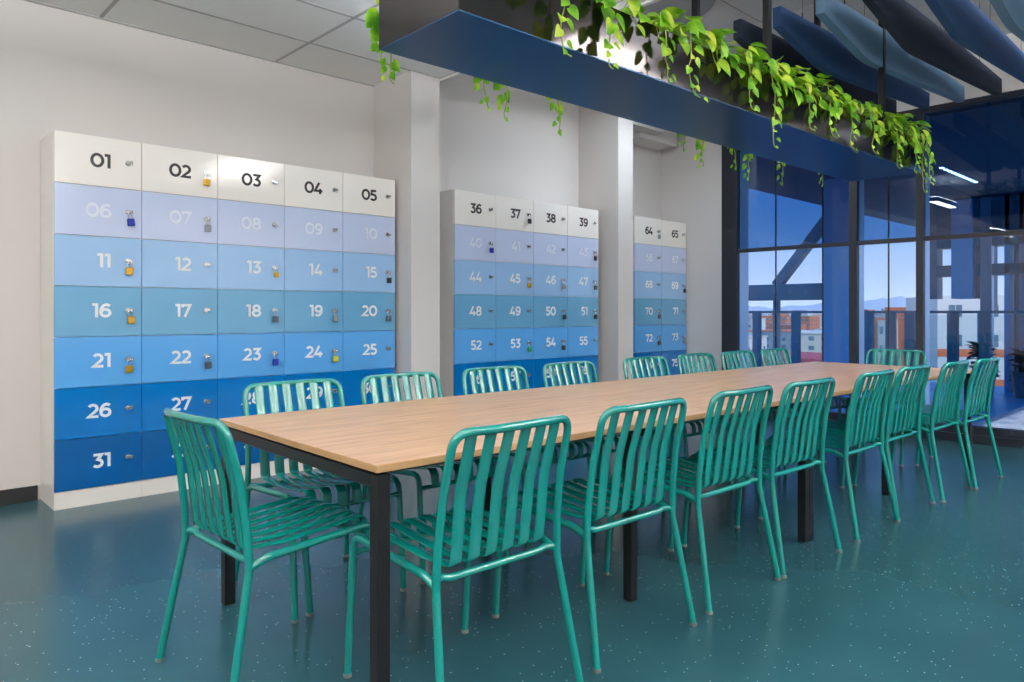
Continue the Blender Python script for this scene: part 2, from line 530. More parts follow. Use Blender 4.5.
# ------------------------------------------------------------------ numerals (drawn as strokes)
def arc(cx, cy, rx, ry, a0, a1, n_=14):
    return [(cx + rx * math.cos(math.radians(a0 + (a1 - a0) * i / n_)), cy + ry * math.sin(math.radians(a0 + (a1 - a0) * i / n_))) for i in range(n_ + 1)]
DIG = {   # strokes in a box 1 high; (width, strokes)
 '0': (0.86, [(arc(0.43, 0.5, 0.35, 0.42, 90, 450, 28), True)]),
 '1': (0.46, [([(0.02, 0.92), (0.30, 0.92), (0.30, 0.0)], False)]),
 '2': (0.74, [(arc(0.34, 0.66, 0.27, 0.26, 150, -20, 12) + [(0.53, 0.48), (0.07, 0.08), (0.70, 0.08)], False)]),
 '3': (0.74, [([(0.06, 0.92), (0.60, 0.92), (0.33, 0.58)] + arc(0.33, 0.32, 0.29, 0.25, 85, -145, 14), False)]),
 '4': (0.82, [([(0.50, 1.0), (0.09, 0.27), (0.80, 0.27)], False), ([(0.58, 0.48), (0.58, 0.0)], False)]),
 '5': (0.74, [([(0.64, 0.92), (0.18, 0.92), (0.14, 0.56)] + arc(0.33, 0.32, 0.30, 0.25, 95, -145, 14), False)]),
 '6': (0.78, [(arc(0.39, 0.33, 0.29, 0.25, 180, 540, 22), True), (arc(0.46, 0.42, 0.37, 0.50, 55, 185, 12), False)]),
 '7': (0.74, [([(0.08, 0.74), (0.08, 0.92), (0.64, 0.92), (0.24, 0.0)], False)]),
 '8': (0.80, [(arc(0.40, 0.29, 0.30, 0.22, 90, 450, 22), True), (arc(0.40, 0.72, 0.25, 0.20, 90, 450, 20), True)]),
 '9': (0.78, [(arc(0.39, 0.67, 0.29, 0.25, 0, 360, 22), True), (arc(0.32, 0.58, 0.37, 0.50, -125, 5, 12), False)]),
}
def stroke(mb, pts, closed, wd, ox, oz, s, yb, yf):
    P = [Vector((p[0] * s + ox, p[1] * s + oz)) for p in pts]
    if closed: P = P[:-1]
    n_ = len(P); L = []; R = []
    for i in range(n_):
        if closed or 0 < i < n_ - 1:
            a = (P[i] - P[i - 1]).normalized(); b_ = (P[(i + 1) % n_] - P[i]).normalized()
        elif i == 0: a = b_ = (P[1] - P[0]).normalized()
        else: a = b_ = (P[-1] - P[-2]).normalized()
        na = Vector((-a.y, a.x)); nb = Vector((-b_.y, b_.x))
        mt = (na + nb)
        if mt.length < 1e-4: mt = na
        mt.normalize()
        k = wd / 2 / max(0.45, mt.dot(na))
        L.append(P[i] + mt * k); R.append(P[i] - mt * k)
    vs = []
    for i in range(n_):
        vs += [(L[i].x, yf, L[i].y), (R[i].x, yf, R[i].y), (L[i].x, yb, L[i].y), (R[i].x, yb, R[i].y)]
    fs = []
    for i in range(n_ if closed else n_ - 1):
        a = 4 * i; b_ = 4 * ((i + 1) % n_)
        fs += [(a, a + 1, b_ + 1, b_), (a, b_, b_ + 2, a + 2), (a + 1, a + 3, b_ + 3, b_ + 1)]
    if not closed:
        fs += [(0, 2, 3, 1), (4 * n_ - 4, 4 * n_ - 3, 4 * n_ - 1, 4 * n_ - 2)]
    mb.add(vs, fs)

def number_mb(txt, xr, zc, h=0.084, wd=0.0168, yf=-0.0022, yb=0.0):
    mb = MB()
    w = sum(DIG[c][0] for c in txt) * h + 0.03 * h * (len(txt) - 1)
    x_ = xr - w
    for c in txt:
        dw, st = DIG[c]
        for qi, (pts, cl) in enumerate(st):
            stroke(mb, pts, cl, wd, x_, zc - h / 2, h, yb, yf - 0.0003 * qi)
        x_ += dw * h + 0.03 * h
    return mb

# ------------------------------------------------------------------ lockers
NR = 7
PL = 0.105
RH = (2.222 - PL) / NR
DEP = YW - YF - 0.004

def hasp_mb():
    mb = MB()
    mb.tube([(0, 0.0, 0), (0, -0.006, 0)], 0.016, 14)
    mb.tube([(0, -0.006, 0), (0, -0.016, 0)], 0.009, 12)
    mb.box(-0.022, 0.024, -0.023, -0.016, -0.009, 0.009, bev=0.002)
    mb.tube([(0.012, -0.016, -0.004), (0.012, -0.026, -0.008), (0.012, -0.022, -0.018), (0.012, -0.012, -0.016)], 0.0025, 6)
    return mb
HASP = None

def locker_unit(x0, w, nums, where):
    global HASP
    t_ = empty('locker', (x0, YF, 0))
    th = 0.016
    b_ = MB()
    b_.box(0, th, 0.018, DEP, PL, 2.222).box(w - th, w, 0.018, DEP, PL, 2.222)
    b_.box(th, w - th, 0.018, DEP, 2.206, 2.222).box(th, w - th, DEP - 0.01, DEP, PL, 2.206)
    for k in range(NR):
        b_.box(th, w - th, 0.022, DEP - 0.01, PL + k * RH, PL + k * RH + 0.012)
    b_.build('body', M['white_lam'], t_)
    MB().box(0.001, w - 0.001, 0.008, DEP, 0.0, PL - 0.003).build('plinth', M['white_lam'], t_)
    for r in range(NR):
        z1 = 2.222 - r * RH; z0 = z1 - RH
        num = nums[r]
        dcol = M['row%d' % r]
        d = MB().box(0.0016, w - 0.0016, 0.0, 0.018, z0 + 0.0016, z1 - 0.0016, bev=0.0008).build('door', dcol, t_)
        d['label'] = ['white', 'lilac', 'light blue', 'grey-blue', 'sky blue', 'strong blue', 'deep blue'][r] + ' locker door numbered ' + num
        nm = M['num_dark'] if r == 0 else (M['num_faint'] if r == 1 else M['num_white'])
        q = number_mb(num, w - 0.172, z0 + RH * 0.52).build('number', nm, d)
        q['label'] = 'the number ' + num
        if HASP is None:
            hm = hasp_mb().build('lock', M['chrome'], d, loc=(w - 0.078, 0, z0 + RH * 0.53))
            HASP = hm
        else:
            hm = HASP.copy(); C.objects.link(hm); hm.parent = d
            hm.location = (w - 0.078, 0, z0 + RH * 0.53)
        hm.rotation_euler = (0, random.choice([0, 0, -0.5, 0.4, -0.2]), 0)
    cat_label(t_, nums, where)
    return t_

def cat_label(t_, nums, where):
    tag(t_, 'tall locker column with doors %s to %s, %s' % (nums[0], nums[-1], where), 'locker', 'numbered blue locker columns')

doorpos = {}
def bank(xa, xb, first_no, ncol, where):
    w = (xb - xa) / ncol
    for c in range(ncol):
        nums = ['%02d' % (first_no + c + ncol * r) for r in range(NR)]
        locker_unit(xa + c * w, w, nums, where)
        for r in range(NR):
            doorpos[nums[r]] = (xa + (c + 1) * w - 0.074, 2.222 - (r + 1) * RH + RH * 0.53)
    # end panels
bank(0.971, 3.343, 1, 5, 'left bank')
bank(3.955, 5.878, 36, 4, 'middle bank')
bank(6.490, 7.505, 64, 2, 'far bank')

def padlock(num, col, colname, size=1.0):
    x_, z_ = doorpos[num]
    t_ = empty('padlock', (x_, YF - 0.0255, z_ - 0.006))
    r = 0.0125 * size
    pts = [(-r, 0, -0.036 * size), (-r, 0, -0.012)] + [(-r * math.cos(PI * k / 8), 0, -0.010 + r * math.sin(PI * k / 8)) for k in range(1, 8)] + [(r, 0, -0.012), (r, 0, -0.036 * size)]
    MB().tube(pts, 0.0030, 8).build('shackle', M['chrome'], t_)
    s = 0.021 * size
    MB().box(-s, s, -0.009, 0.009, -0.036 * size - 0.044 * size, -0.034 * size, bev=0.004).build('body', M[col], t_)
    t_.rotation_euler = (0, random.uniform(-0.12, 0.12), 0)
    tag(t_, '%s padlock hanging on locker door %s' % (colname, num), 'padlock', 'padlocks on the locker doors')
for num, col, nm in [('02', 'brass', 'brass'), ('06', 'pl_blue', 'blue'), ('07', 'pl_silver', 'silver grey'), ('11', 'brass', 'brass'),
        ('13', 'brass', 'small brass'), ('15', 'pl_black', 'black'), ('16', 'brass', 'brass'), ('18', 'pl_grey', 'dark grey'),
        ('19', 'pl_silver', 'silver'), ('20', 'pl_grey', 'dark grey'), ('21', 'brass', 'brass'), ('22', 'pl_grey', 'grey'),
        ('23', 'pl_blue', 'blue'), ('24', 'pl_yellow', 'yellow'), ('37', 'pl_black', 'dark'), ('40', 'pl_blue', 'blue'),
        ('43', 'pl_black', 'black'), ('45', 'brass', 'brass'), ('46', 'pl_silver', 'silver'), ('47', 'pl_grey', 'grey'),
        ('50', 'pl_black', 'black'), ('51', 'pl_black', 'black'), ('53', 'pl_green', 'green'), ('54', 'pl_black', 'black'),
        ('64', 'pl_silver', 'silver'), ('69', 'pl_black', 'black'), ('70', 'pl_grey', 'dark grey'), ('72', 'pl_grey', 'dark grey'), ('73', 'pl_silver', 'silver')]:
    padlock(num, col, nm, 0.8 if num == '13' else 1.0)

# ------------------------------------------------------------------ table
TR = math.radians(-1.65)
TX, TY = 1.12, 2.307          # centre of the near end
TL, TW, TH = 5.02, 1.19, 0.738
tb = empty('meeting_table', (TX, TY, 0), TR)
tag(tb, 'long light oak meeting table on black steel frame beneath the hanging planter', 'table')
top = MB().box(0, TL, -TW / 2, TW / 2, TH - 0.022, TH, bev=0.0015)
# oak faces on top/bottom, plain edge band around
to = top.build('tabletop', [M['oak'], M['edge']], tb)
for pl in to.data.polygons:
    if abs(pl.normal.z) < 0.5: pl.material_index = 1
LG = 0.042
zf = TH - 0.030
def fb_(x0, x1, y0, y1, z0, z1): return MB().box(x0, x1, y0, y1, z0, z1, bev=0.0015)
half = TL / 2
fm = MB()
for (xa, xb) in ((0.006, half - 0.001), (half + 0.001, TL - 0.006)):
    ya, yb = -TW / 2 + 0.006, TW / 2 - 0.006
    for yy in (ya + 0.16, yb - LG - 0.16):
        fm.box(xa + LG, xb - LG, yy, yy + LG, zf - 0.038, zf, bev=0.0015)
    for xx in (xa, xb - LG):
        fm.box(xx, xx + LG, ya + LG, yb - LG, zf - 0.038, zf, bev=0.0015)
    xm = (xa + xb) / 2
    fm.box(xm - 0.02, xm + 0.02, ya + LG, yb - LG, zf - 0.038, zf, bev=0.0015)
fm.box(0.03, TL - 0.03, -0.45, 0.45, zf, TH - 0.022)
fm.build('frame', M['black_metal'], tb)
for (xa, xb) in ((0.006, half - 0.001), (half + 0.001, TL - 0.006)):
    ya, yb = -TW / 2 + 0.006, TW / 2 - 0.006
    for xx in (xa, xb - LG):
        for yy in (ya, yb - LG):
            lg = MB().box(xx, xx + LG, yy, yy + LG, 0.006, zf, bev=0.0015).build('leg', M['black_metal'], tb)
            MB().cyl((xx + LG / 2, yy + LG / 2), 0.012, 0.0, 0.006, 10).build('foot', M['glide'], lg)
    xm = (xa + xb) / 2
    if xa > 1: xm += 0.035
    for yy in (ya + 0.11, yb - LG - 0.11):
        if xa > 1 and yy > 0: xm += 0.060
        MB().box(xm - 0.02, xm + 0.02, yy, yy + LG, 0.0, zf - 0.038, bev=0.0015).build('leg', M['black_metal'], tb)

# ------------------------------------------------------------------ chairs
def profile_sweep(mb, prof, xc, wd, th):
    """flat slat with softly rounded section following a profile in the yz plane"""
    P = [Vector(p) for p in prof]
    n_ = len(P)
    sec = [(-wd / 2, -th * 0.1), (-wd / 2 + th * 0.5, -th / 2), (wd / 2 - th * 0.5, -th / 2), (wd / 2, -th * 0.1),
           (wd / 2, th * 0.1), (wd / 2 - th * 0.5, th / 2), (-wd / 2 + th * 0.5, th / 2), (-wd / 2, th * 0.1)]
    rings = []
    for i, p in enumerate(P):
        if i == 0: d = P[1] - p
        elif i == n_ - 1: d = p - P[-2]
        else: d = (P[i + 1] - p).normalized() + (p - P[i - 1]).normalized()
        d.normalize()
        nrm = Vector((0, -d.z, d.y))
        rings.append([(p.x + xc + a, p.y + nrm.y * b_, p.z + nrm.z * b_) for a, b_ in sec])
    vs = [q for r in rings for q in r]
    k = len(sec); fs = []
    for i in range(n_ - 1):
        for j in range(k):
            j2 = (j + 1) % k
            fs.append((i * k + j, i * k + j2, (i + 1) * k + j2, (i + 1) * k + j))
    mb.add(vs, fs, 0, True)
    mb.add(rings[0], [tuple(range(k))]); mb.add(rings[-1], [tuple(range(k))])

def make_chair():
    """origin on the floor under the seat, +y is the sitter's forward direction"""
    t_ = empty('slatted_chair')
    cm = M['chair']
    hs = 0.234            # half width of the frame at the seat
    rt = 0.0125
    JZ, JY = 0.430, -0.200
    TZ = 0.838
    # back frame: one bent tube
    side = [(hs, JY, JZ), (hs - 0.003, JY - 0.004, 0.52), (hs - 0.007, JY - 0.022, 0.66), (hs - 0.011, JY - 0.066, TZ)]
    topm = [(0.11, JY - 0.084, TZ + 0.001), (0.0, JY - 0.090, TZ + 0.001), (-0.11, JY - 0.094, TZ + 0.001)]
    other = [(-p[0], p[1], p[2]) for p in side[::-1]]
    pts = side + topm + other
    rad = [0, 0.25, 0.25, 0.058, 0.2, 0.3, 0.2, 0.058, 0.25, 0.25, 0]
    bf = fillet(pts, rad, 7)
    MB().tube(bf, rt, 12).build('back_frame', cm, t_)
    # rear legs
    for s in (1, -1):
        lp = fillet([(s * hs, JY, JZ + 0.01), (s * hs, JY, JZ - 0.03), (s * 0.264, -0.272, 0.010)], 0.10, 5)
        lg = MB().tube(lp, rt, 12).build('leg', cm, t_)
        MB().tube([(s * 0.264, -0.272, 0.0), (s * 0.2635, -0.2715, 0.012)], 0.0135, 12).build('foot_glide', M['glide'], lg)
    # side rail running forward, bending down into the front leg
    FZ, FY = 0.459, 0.232
    for s in (1, -1):
        path = fillet([(s * hs, JY - 0.006, JZ - 0.020), (s * (hs + 0.000), JY + 0.06, JZ + 0.003), (s * (hs + 0.002), FY, FZ), (s * 0.238, 0.268, 0.010)],
                      [0, 0.09, 0.050, 0], 8)
        # split at the front bend: rail belongs to the seat frame, the rest is the leg
        cut = min(range(len(path)), key=lambda i: abs(path[i].y - (FY - 0.02)) + (0 if path[i].z > 0.40 else 9))
        MB().tube(path[:cut + 1], rt, 12).build('side_rail', cm, t_)
        lg = MB().tube(path[cut:], rt, 12).build('leg', cm, t_)
        MB().tube([(s * 0.238, 0.268, 0.0), (s * 0.2378, 0.2678, 0.012)], 0.0135, 12).build('foot_glide', M['glide'], lg)
    # rear and front cross tubes
    cb = MB()
    cb.tube(fillet([(hs, JY + 0.004, JZ - 0.004), (hs - 0.035, JY + 0.022, JZ - 0.004), (hs - 0.06, JY + 0.018, JZ - 0.010), (-hs + 0.06, JY + 0.018, JZ - 0.010), (-hs + 0.035, JY + 0.022, JZ - 0.004), (-hs, JY + 0.004, JZ - 0.004)], 0.03, 5), 0.0115, 10)
    cb.build('rear_cross_bar', cm, t_)
    MB().tube([(hs + 0.006, FY + 0.010, 0.400), (-hs - 0.006, FY + 0.010, 0.400)], 0.0095, 10).build('front_cross_bar', cm, t_)
    # slats
    seat_prof = fillet([(0, 0.249, 0.402), (0, 0.246, 0.452), (0, 0.225, 0.474), (0, 0.10, 0.458), (0, -0.06, 0.446), (0, -0.150, 0.450)],
                       [0, 0.03, 0.03, 0.3, 0.3, 0], 6)
    back_prof = fillet([(0, -0.148, 0.450), (0, -0.192, 0.452), (0, -0.204, 0.53), (0, -0.222, 0.66), (0, -0.278, 0.836)],
                       [0, 0.045, 0.2, 0.4, 0], 7)
    sm = MB(); bm_ = MB()
    for k in range(6):
        xc = (k - 2.5) * 0.0645
        profile_sweep(sm, seat_prof, xc, 0.0425, 0.0075)
        bp_ = [Vector((p.x, p.y + 0.012 * (xc / 0.16) ** 2 * max(0, (p.z - 0.45) / 0.39), p.z)) for p in back_prof]
        profile_sweep(bm_, bp_, xc, 0.0425, 0.0075)
    sm.build('seat', cm, t_)
    bm_.build('backrest', cm, t_)
    return t_

proto = make_chair()
RC = [(1.443, 1.775), (2.085, 1.785), (2.745, 1.785), (3.322, 1.765), (4.055, 1.748), (4.635, 1.748), (5.235, 1.700), (5.755, 1.652)]
LC = [(1.525, 2.795), (2.105, 2.790), (2.735, 2.790), (3.335, 2.765), (4.09, 2.755), (4.70, 2.74), (5.26, 2.72), (5.84, 2.70)]
ordn = ['nearest', 'second', 'third', 'fourth', 'fifth', 'sixth', 'seventh', 'farthest']
k0 = 0
jit = [0.6, -0.4, 0.3, -0.8, 0.8, -0.5, 0.4, -0.6]
for i, (x_, y_) in enumerate(RC):
    o = proto if k0 == 0 else copy_tree(proto)
    k0 += 1
    o.location = (x_, y_, 0); o.rotation_euler = (0, 0, TR + math.radians(jit[i]))
    lab = 'teal metal slatted chair on the open side of the table, %s of eight' % ordn[i] if i not in (0, 7) else \
          'teal metal slatted chair on the open side of the table, %s to the %s' % ('nearest' if i == 0 else 'closest', 'camera' if i == 0 else 'window')
    tag(o, lab, 'chair', 'teal slatted chairs around the meeting table')
for i, (x_, y_) in enumerate(LC):
    o = copy_tree(proto)
    o.location = (x_, y_, 0); o.rotation_euler = (0, 0, PI + TR - math.radians(jit[i]))
    lab = 'teal metal slatted chair on the locker side of the table, %s of eight' % ordn[i] if i not in (0, 7) else \
          'teal metal slatted chair on the locker side, %s' % ('nearest, by lockers 28 and 29' if i == 0 else 'last one before the window')
    tag(o, lab, 'chair', 'teal slatted chairs around the meeting table')
o = copy_tree(proto); o.location = (1.09, 2.312, 0); o.rotation_euler = (0, 0, -PI / 2 + math.radians(2))
tag(o, 'teal metal slatted chair at the near short end of the table', 'chair', 'teal slatted chairs around the meeting table')
o = copy_tree(proto); o.location = (6.17, 2.215, 0); o.rotation_euler = (0, 0, PI / 2 + TR)
tag(o, 'teal metal slatted chair at the far short end, back to the window', 'chair', 'teal slatted chairs around the meeting table')

# ------------------------------------------------------------------ hanging planter
PR = math.radians(-1.2)
PX, PY, PZ = 1.565, 2.170, 2.18
PLN, PWD, PHT = 4.27, 0.505, 0.235
pt = empty('hanging_planter', (PX, PY, PZ), PR)
tag(pt, 'long dark steel trough planter hung above the table', 'planter')
hw = PWD / 2
tr_ = MB()
tr_.box(0, PLN, -hw, -hw + 0.006, 0.004, PHT, bev=0.001).box(0, PLN, hw - 0.006, hw, 0.004, PHT, bev=0.001)
tr_.box(0, 0.006, -hw + 0.006, hw - 0.006, 0.004, PHT).box(PLN - 0.006, PLN, -hw + 0.006, hw - 0.006, 0.004, PHT)
tr_.build('trough', M['plant_side'], pt)
u = MB().box(0, PLN, -hw, hw, 0.0, 0.004)
q = u.build('base_plate', M['plant_bot'], pt); q['label'] = 'navy blue satin underside'
MB().box(0.007, PLN - 0.007, -hw + 0.007, hw - 0.007, 0.10, 0.19).build('soil', M['soil'], pt)
for xx in (0.58, 2.11, 3.64):
    for sy in (-1, 1):
        MB().box(xx - 0.018, xx + 0.018, sy * (hw - 0.03) - 0.018, sy * (hw - 0.03) + 0.018, 0.19, HH - PZ, bev=0.002).build('hanger_rod', M['black_metal'], pt)
    

def leaf(mb, pos, dirv, up, L):
    """heart shaped pothos leaf: base at pos, tip along dirv, face towards up"""
    d = dirv.normalized()
    s = d.cross(up)
    if s.length < 1e-3: s = d.cross(Vector((1, 0.3, 0)))
    s.normalize(); n_ = s.cross(d).normalized()
    prof = [(-0.09, 0.26), (0.05, 0.42), (0.24, 0.49), (0.48, 0.44), (0.72, 0.29), (0.90, 0.12)]
    vs = [pos]
    for (t_, w) in prof:
        c = pos + d * (t_ * L) - n_ * (0.22 * L * max(t_, 0) ** 2)
        vs.append(c + s * (w * L) - n_ * (-0.10 * L * w * 2.2))
        vs.append(c)
        vs.append(c - s * (w * L) - n_ * (-0.10 * L * w * 2.2))
    tip = pos + d * L - n_ * (0.24 * L)
    vs.append(tip)
    k = len(prof)
    fs = [(0, 1, 2), (0, 2, 3)]
    for i in range(k - 1):
        a = 1 + 3 * i
        fs += [(a, a + 3, a + 4, a + 1), (a + 1, a + 4, a + 5, a + 2)]
    a = 1 + 3 * (k - 1); fs += [(a, 3 * k + 1, a + 1), (a + 1, 3 * k + 1, a + 2)]
    vs[2] = tuple(pos)
    mb.add([tuple(v) for v in vs], fs, 0, True)

def rnd(a, b_): return random.uniform(a, b_)

def vine_path(x_, side, length, rise, out):
    """starts in the soil, climbs over the rim and hangs down"""
    p0 = Vector((x_, side * rnd(0.02, 0.14), 0.18))
    sl = rnd(-0.06, 0.06)
    pts = [p0, Vector((x_ + sl * 0.5, side * (hw - 0.06), 0.22 + rise)), Vector((x_ + sl, side * (hw + out), 0.235 + rise * 0.6)),
           Vector((x_ + sl * 1.3, side * (hw + out + 0.01), 0.16)), ]
    z_ = 0.16; xx = x_ + sl * 1.3; yy = side * (hw + out + 0.01)
    sway = rnd(0, 6)
    while z_ > 0.235 - length:
        z_ -= 0.04
        xx += math.sin(sway + z_ * 22) * 0.012 + rnd(-0.006, 0.006)
        pts.append(Vector((xx, yy + side * rnd(0, 0.012), z_)))
    # curl at the end
    pts.append(pts[-1] + Vector((rnd(0.01, 0.04), side * 0.01, -0.012)))
    return pts

def pothos(x_, trails, mound, label, seed):
    random.seed(seed)
    t_ = empty('pothos_plant', (0, 0, 0)); t_.parent = None
    t_.matrix_world = Matrix.Translation((PX, PY, PZ)) @ Matrix.Rotation(PR, 4, 'Z') @ Matrix.Translation((x_, 0, 0.19))
    off = Vector((x_, 0, 0.19))
    lf = MB(); vn = MB()
    for (dx, side, ln) in trails:
        pts = [p - off for p in vine_path(x_ + dx, side, ln, rnd(0.02, 0.07), rnd(0.025, 0.05))]
        sp = fillet(pts, 0.03, 3)
        vn.tube(sp, 0.0028, 5)
        n_ = len(sp)
        i = 5
        sgn = 1
        while i < n_:
            p = sp[i]; fr_ = i / n_
            L = rnd(0.055, 0.09) * (1.0 - 0.70 * fr_ ** 1.4)
            dd = Vector((sgn * rnd(0.5, 1.0), side * rnd(0.2, 0.8), -rnd(0.5, 1.1)))
            st = p + Vector((sgn * 0.015, side * 0.012, rnd(-0.005, 0.01)))
            leaf(lf, st, dd, Vector((rnd(-0.3, 0.3), side * 1.0, 0.35)), L)
            sgn = -sgn
            i += random.choice([2, 3, 4, 4])
    # mound above the rim
    mound = int(mound * 1.6)
    for k in range(mound):
        a = rnd(0, 2 * PI)
        rx, ry = rnd(-0.19, 0.19), rnd(-hw - 0.03, hw - 0.01)
        zz = rnd(0.07, 0.23) * (1.0 - 0.3 * abs(ry) / hw)
        p = Vector((rx, ry, zz))
        base = Vector((rx * 0.4, ry * 0.45, 0.0))
        mid = (p + base) / 2 + Vector((0, 0, 0.03))
        vn.tube([base, mid, p], 0.0020, 4)
        dd = Vector((math.cos(a), math.sin(a) - 0.5, rnd(-0.5, 0.35)))
        leaf(lf, p, dd, Vector((rnd(-0.4, 0.4), rnd(-0.9, 0.1), 1.0)), rnd(0.05, 0.105))
    # leaves spilling over the near rim
    for k in range(int(mound * 0.28)):
        p = Vector((rnd(-0.18, 0.18), -hw - rnd(0.01, 0.05), rnd(-0.03, 0.12)))
        vn.tube([Vector((p.x * 0.7, -hw + 0.05, 0.0)), Vector((p.x * 0.9, -hw - 0.004, 0.06)), p], 0.0020, 4)
        leaf(lf, p, Vector((rnd(-0.8, 0.8), -rnd(0.2, 0.8), -rnd(0.3, 1))), Vector((rnd(-0.3, 0.3), -1, 0.4)), rnd(0.05, 0.09))
    vn.build('vine', M['vine'], t_)
    lf.build('foliage', M['leaf'], t_)
    tag(t_, label, 'plant', 'trailing plants in the hanging planter')

N_ = -1; F_ = 1
specs = [
 (0.16, [(-0.14, F_, 0.20), (-0.10, F_, 0.29)], 8, 'at the near end of the planter, vine down its left corner'),
 (0.47, [(-0.06, N_, 0.24), (0.08, F_, 0.31)], 9, 'second from the near end, over the warm reflection'),
 (0.78, [(-0.08, N_, 0.24), (-0.06, F_, 0.33)], 12, 'third from the near end of the planter'),
 (1.09, [(-0.02, N_, 0.20), (0.02, F_, 0.34)], 18, 'fourth from the near end of the planter'),
 (1.40, [(-0.08, N_, 0.24)], 22, 'just before the first visible hanger rod'),
 (1.72, [(0.02, N_, 0.22)], 26, 'sixth from the near end, left of the middle rod'),
 (2.04, [(-0.10, N_, 0.37), (0.10, F_, 0.25)], 28, 'below the left hanging baffle end, with the longest front trailer'),
 (2.36, [(0.05, N_, 0.20), (-0.1, F_, 0.33)], 28, 'at the middle hanger rod'),
 (2.68, [(0.02, N_, 0.22), (0.0, F_, 0.31)], 26, 'sixth from the far end of the planter'),
 (3.00, [(0.04, N_, 0.24), (-0.1, F_, 0.32)], 24, 'fifth from the far end of the planter'),
 (3.32, [(0.04, N_, 0.22), (0.00, F_, 0.34)], 24, 'fourth from the far end of the planter'),
 (3.62, [(0.10, N_, 0.26)], 22, 'around the right hanger rod'),
 (3.90, [(0.05, N_, 0.24), (0.0, F_, 0.27)], 24, 'second from the far end of the planter'),
 (4.13, [(0.08, N_, 0.36), (0.13, N_, 0.30)], 24, 'at the far end by the window mullion'),
]
for i, (x_, tr2, md, lab) in enumerate(specs):
    pothos(x_, tr2, md, 'green trailing pothos ' + lab, 100 + i)
random.seed(11)

# ------------------------------------------------------------------ ceiling baffles
def baffle(y_, matn, label):
    t_ = empty('acoustic_baffle', (4.27, y_, 2.80))
    prof = [(0, 0.12), (0.30, 0.062), (0.50, 0.026), (0.60, 0.008), (0.70, 0.0), (0.80, 0.002), (1.0, 0.016), (1.6, 0.055), (2.73, 0.135),
            (2.73, 0.262), (1.6, 0.27), (0.7, 0.265), (0, 0.24)]
    MB().poly_ext(prof, -0.026, 0.026).build('panel', M[matn], t_)
    for xx in (0.35, 1.37, 2.2):
        w_ = MB().tube([(xx, 0, 0.262), (xx, 0, HH - 2.80)], 0.0016, 6)
        w_.tube([(xx, 0, 0.262), (xx, 0, 0.30)], 0.005, 8)
        w_.build('suspension_wire', M['wire'], t_)
    tag(t_, label, 'ceiling baffle', 'wave shaped baffles under the high ceiling')
cols = ['baf_navy', 'baf_blue', 'baf_light', 'baf_navy', 'baf_blue', 'baf_light', 'baf_navy', 'baf_blue']
nms = ['navy acoustic baffle, farthest left, half behind the plants', 'mid blue acoustic baffle just left of the pale one',
       'pale blue-grey acoustic baffle between mid blue and navy ones', 'large navy acoustic baffle in the centre of the row',
       'mid blue acoustic baffle right of the large navy one', 'pale blue acoustic baffle in the top right corner',
       'unseen navy acoustic baffle kept to screen the lamps', 'unseen mid blue acoustic baffle kept to screen the lamps']
for i in range(8):  # the last two are unseen, kept to screen the lamps
    baffle(2.42 - 0.268 * i, cols[i], nms[i])

# round grey ceiling panel
t_ = empty('round_ceiling_panel', (4.05, 3.15, 3.30))
MB().cyl((0, 0), 0.62, 0, 0.045, 64).build('panel', M['disc'], t_)
w_ = MB()
for k in range(3):
    a = k * 2 * PI / 3
    w_.tube([(0.4 * math.cos(a), 0.4 * math.sin(a), 0.045), (0.4 * math.cos(a), 0.4 * math.sin(a), HH - 3.30)], 0.0016, 6)
w_.build('suspension_wire', M['wire'], t_)
tag(t_, 'round grey acoustic panel hung behind the planter', 'ceiling panel')

# ------------------------------------------------------------------ outside: terrace
XT = 12.0
struct('terrace_floor', MB().box(XG + 0.13, 14.5, -8, 16, -0.30, -0.10), M['deck'])
struct('terrace_edge', MB().box(XG + 0.15, XT + 0.35, -6, 2.27, -0.10, -0.03), M['kerb'])
# roof over the terrace with a lower strip
struct('terrace_roof', MB().box(XG + 0.26, 17.5, -0.7, 5.55, 3.02, 3.35).box(XG + 0.26, 17.5, -0.7, 1.55, 2.84, 3.02), M['soffit'])

# balustrade with posts, rail and glass
t_ = empty('balustrade', (XT, 0, -0.10))
rl = MB().box(-0.03, 0.03, -2.0, 9.0, 1.24, 1.28); rl.build('rail', M['ext_teal'], t_)
gl = MB().box(-0.006, 0.006, -2.0, 9.0, 0.08, 1.22); gl.build('glass', M['glass_rail'], t_)
posts = [pxY(v, XT) for v in (757, 796, 869, 891, 910, 953, 985)]
for yy in posts:
    MB().box(-0.04, 0.04, yy - 0.07, yy + 0.07, 0.0, 1.25, bev=0.004).build('post', M['ext_teal'], t_)
tag(t_, 'glass terrace balustrade with dark teal posts outside the window', 'balustrade')

# segmented soffit lights; the first is real, the others added to brighten the terrace
for (xx, yy, zz) in ((10.35, 3.02, 3.02), (8.0, 3.02, 3.02), (9.0, 0.5, 2.84), (11.5, 0.5, 2.84), (14.2, 3.02, 3.02)):
    t_ = empty('soffit_light', (xx, yy, zz))
    MB().box(0, 1.66, -0.035, 0.035, -0.012, 0.0, bev=0.003).build('housing', M['soffit'], t_)
    dm = MB()
    for k in range(10):
        dm.box(0.03 + k * 0.163, 0.10 + k * 0.163, -0.022, 0.022, -0.018, -0.0125)
    dm.build('diffuser', M['terrace_light'], t_)
    tag(t_, 'row of small square lights in the dark terrace soffit, all but one added', 'outdoor light', 'lights in the terrace soffit')

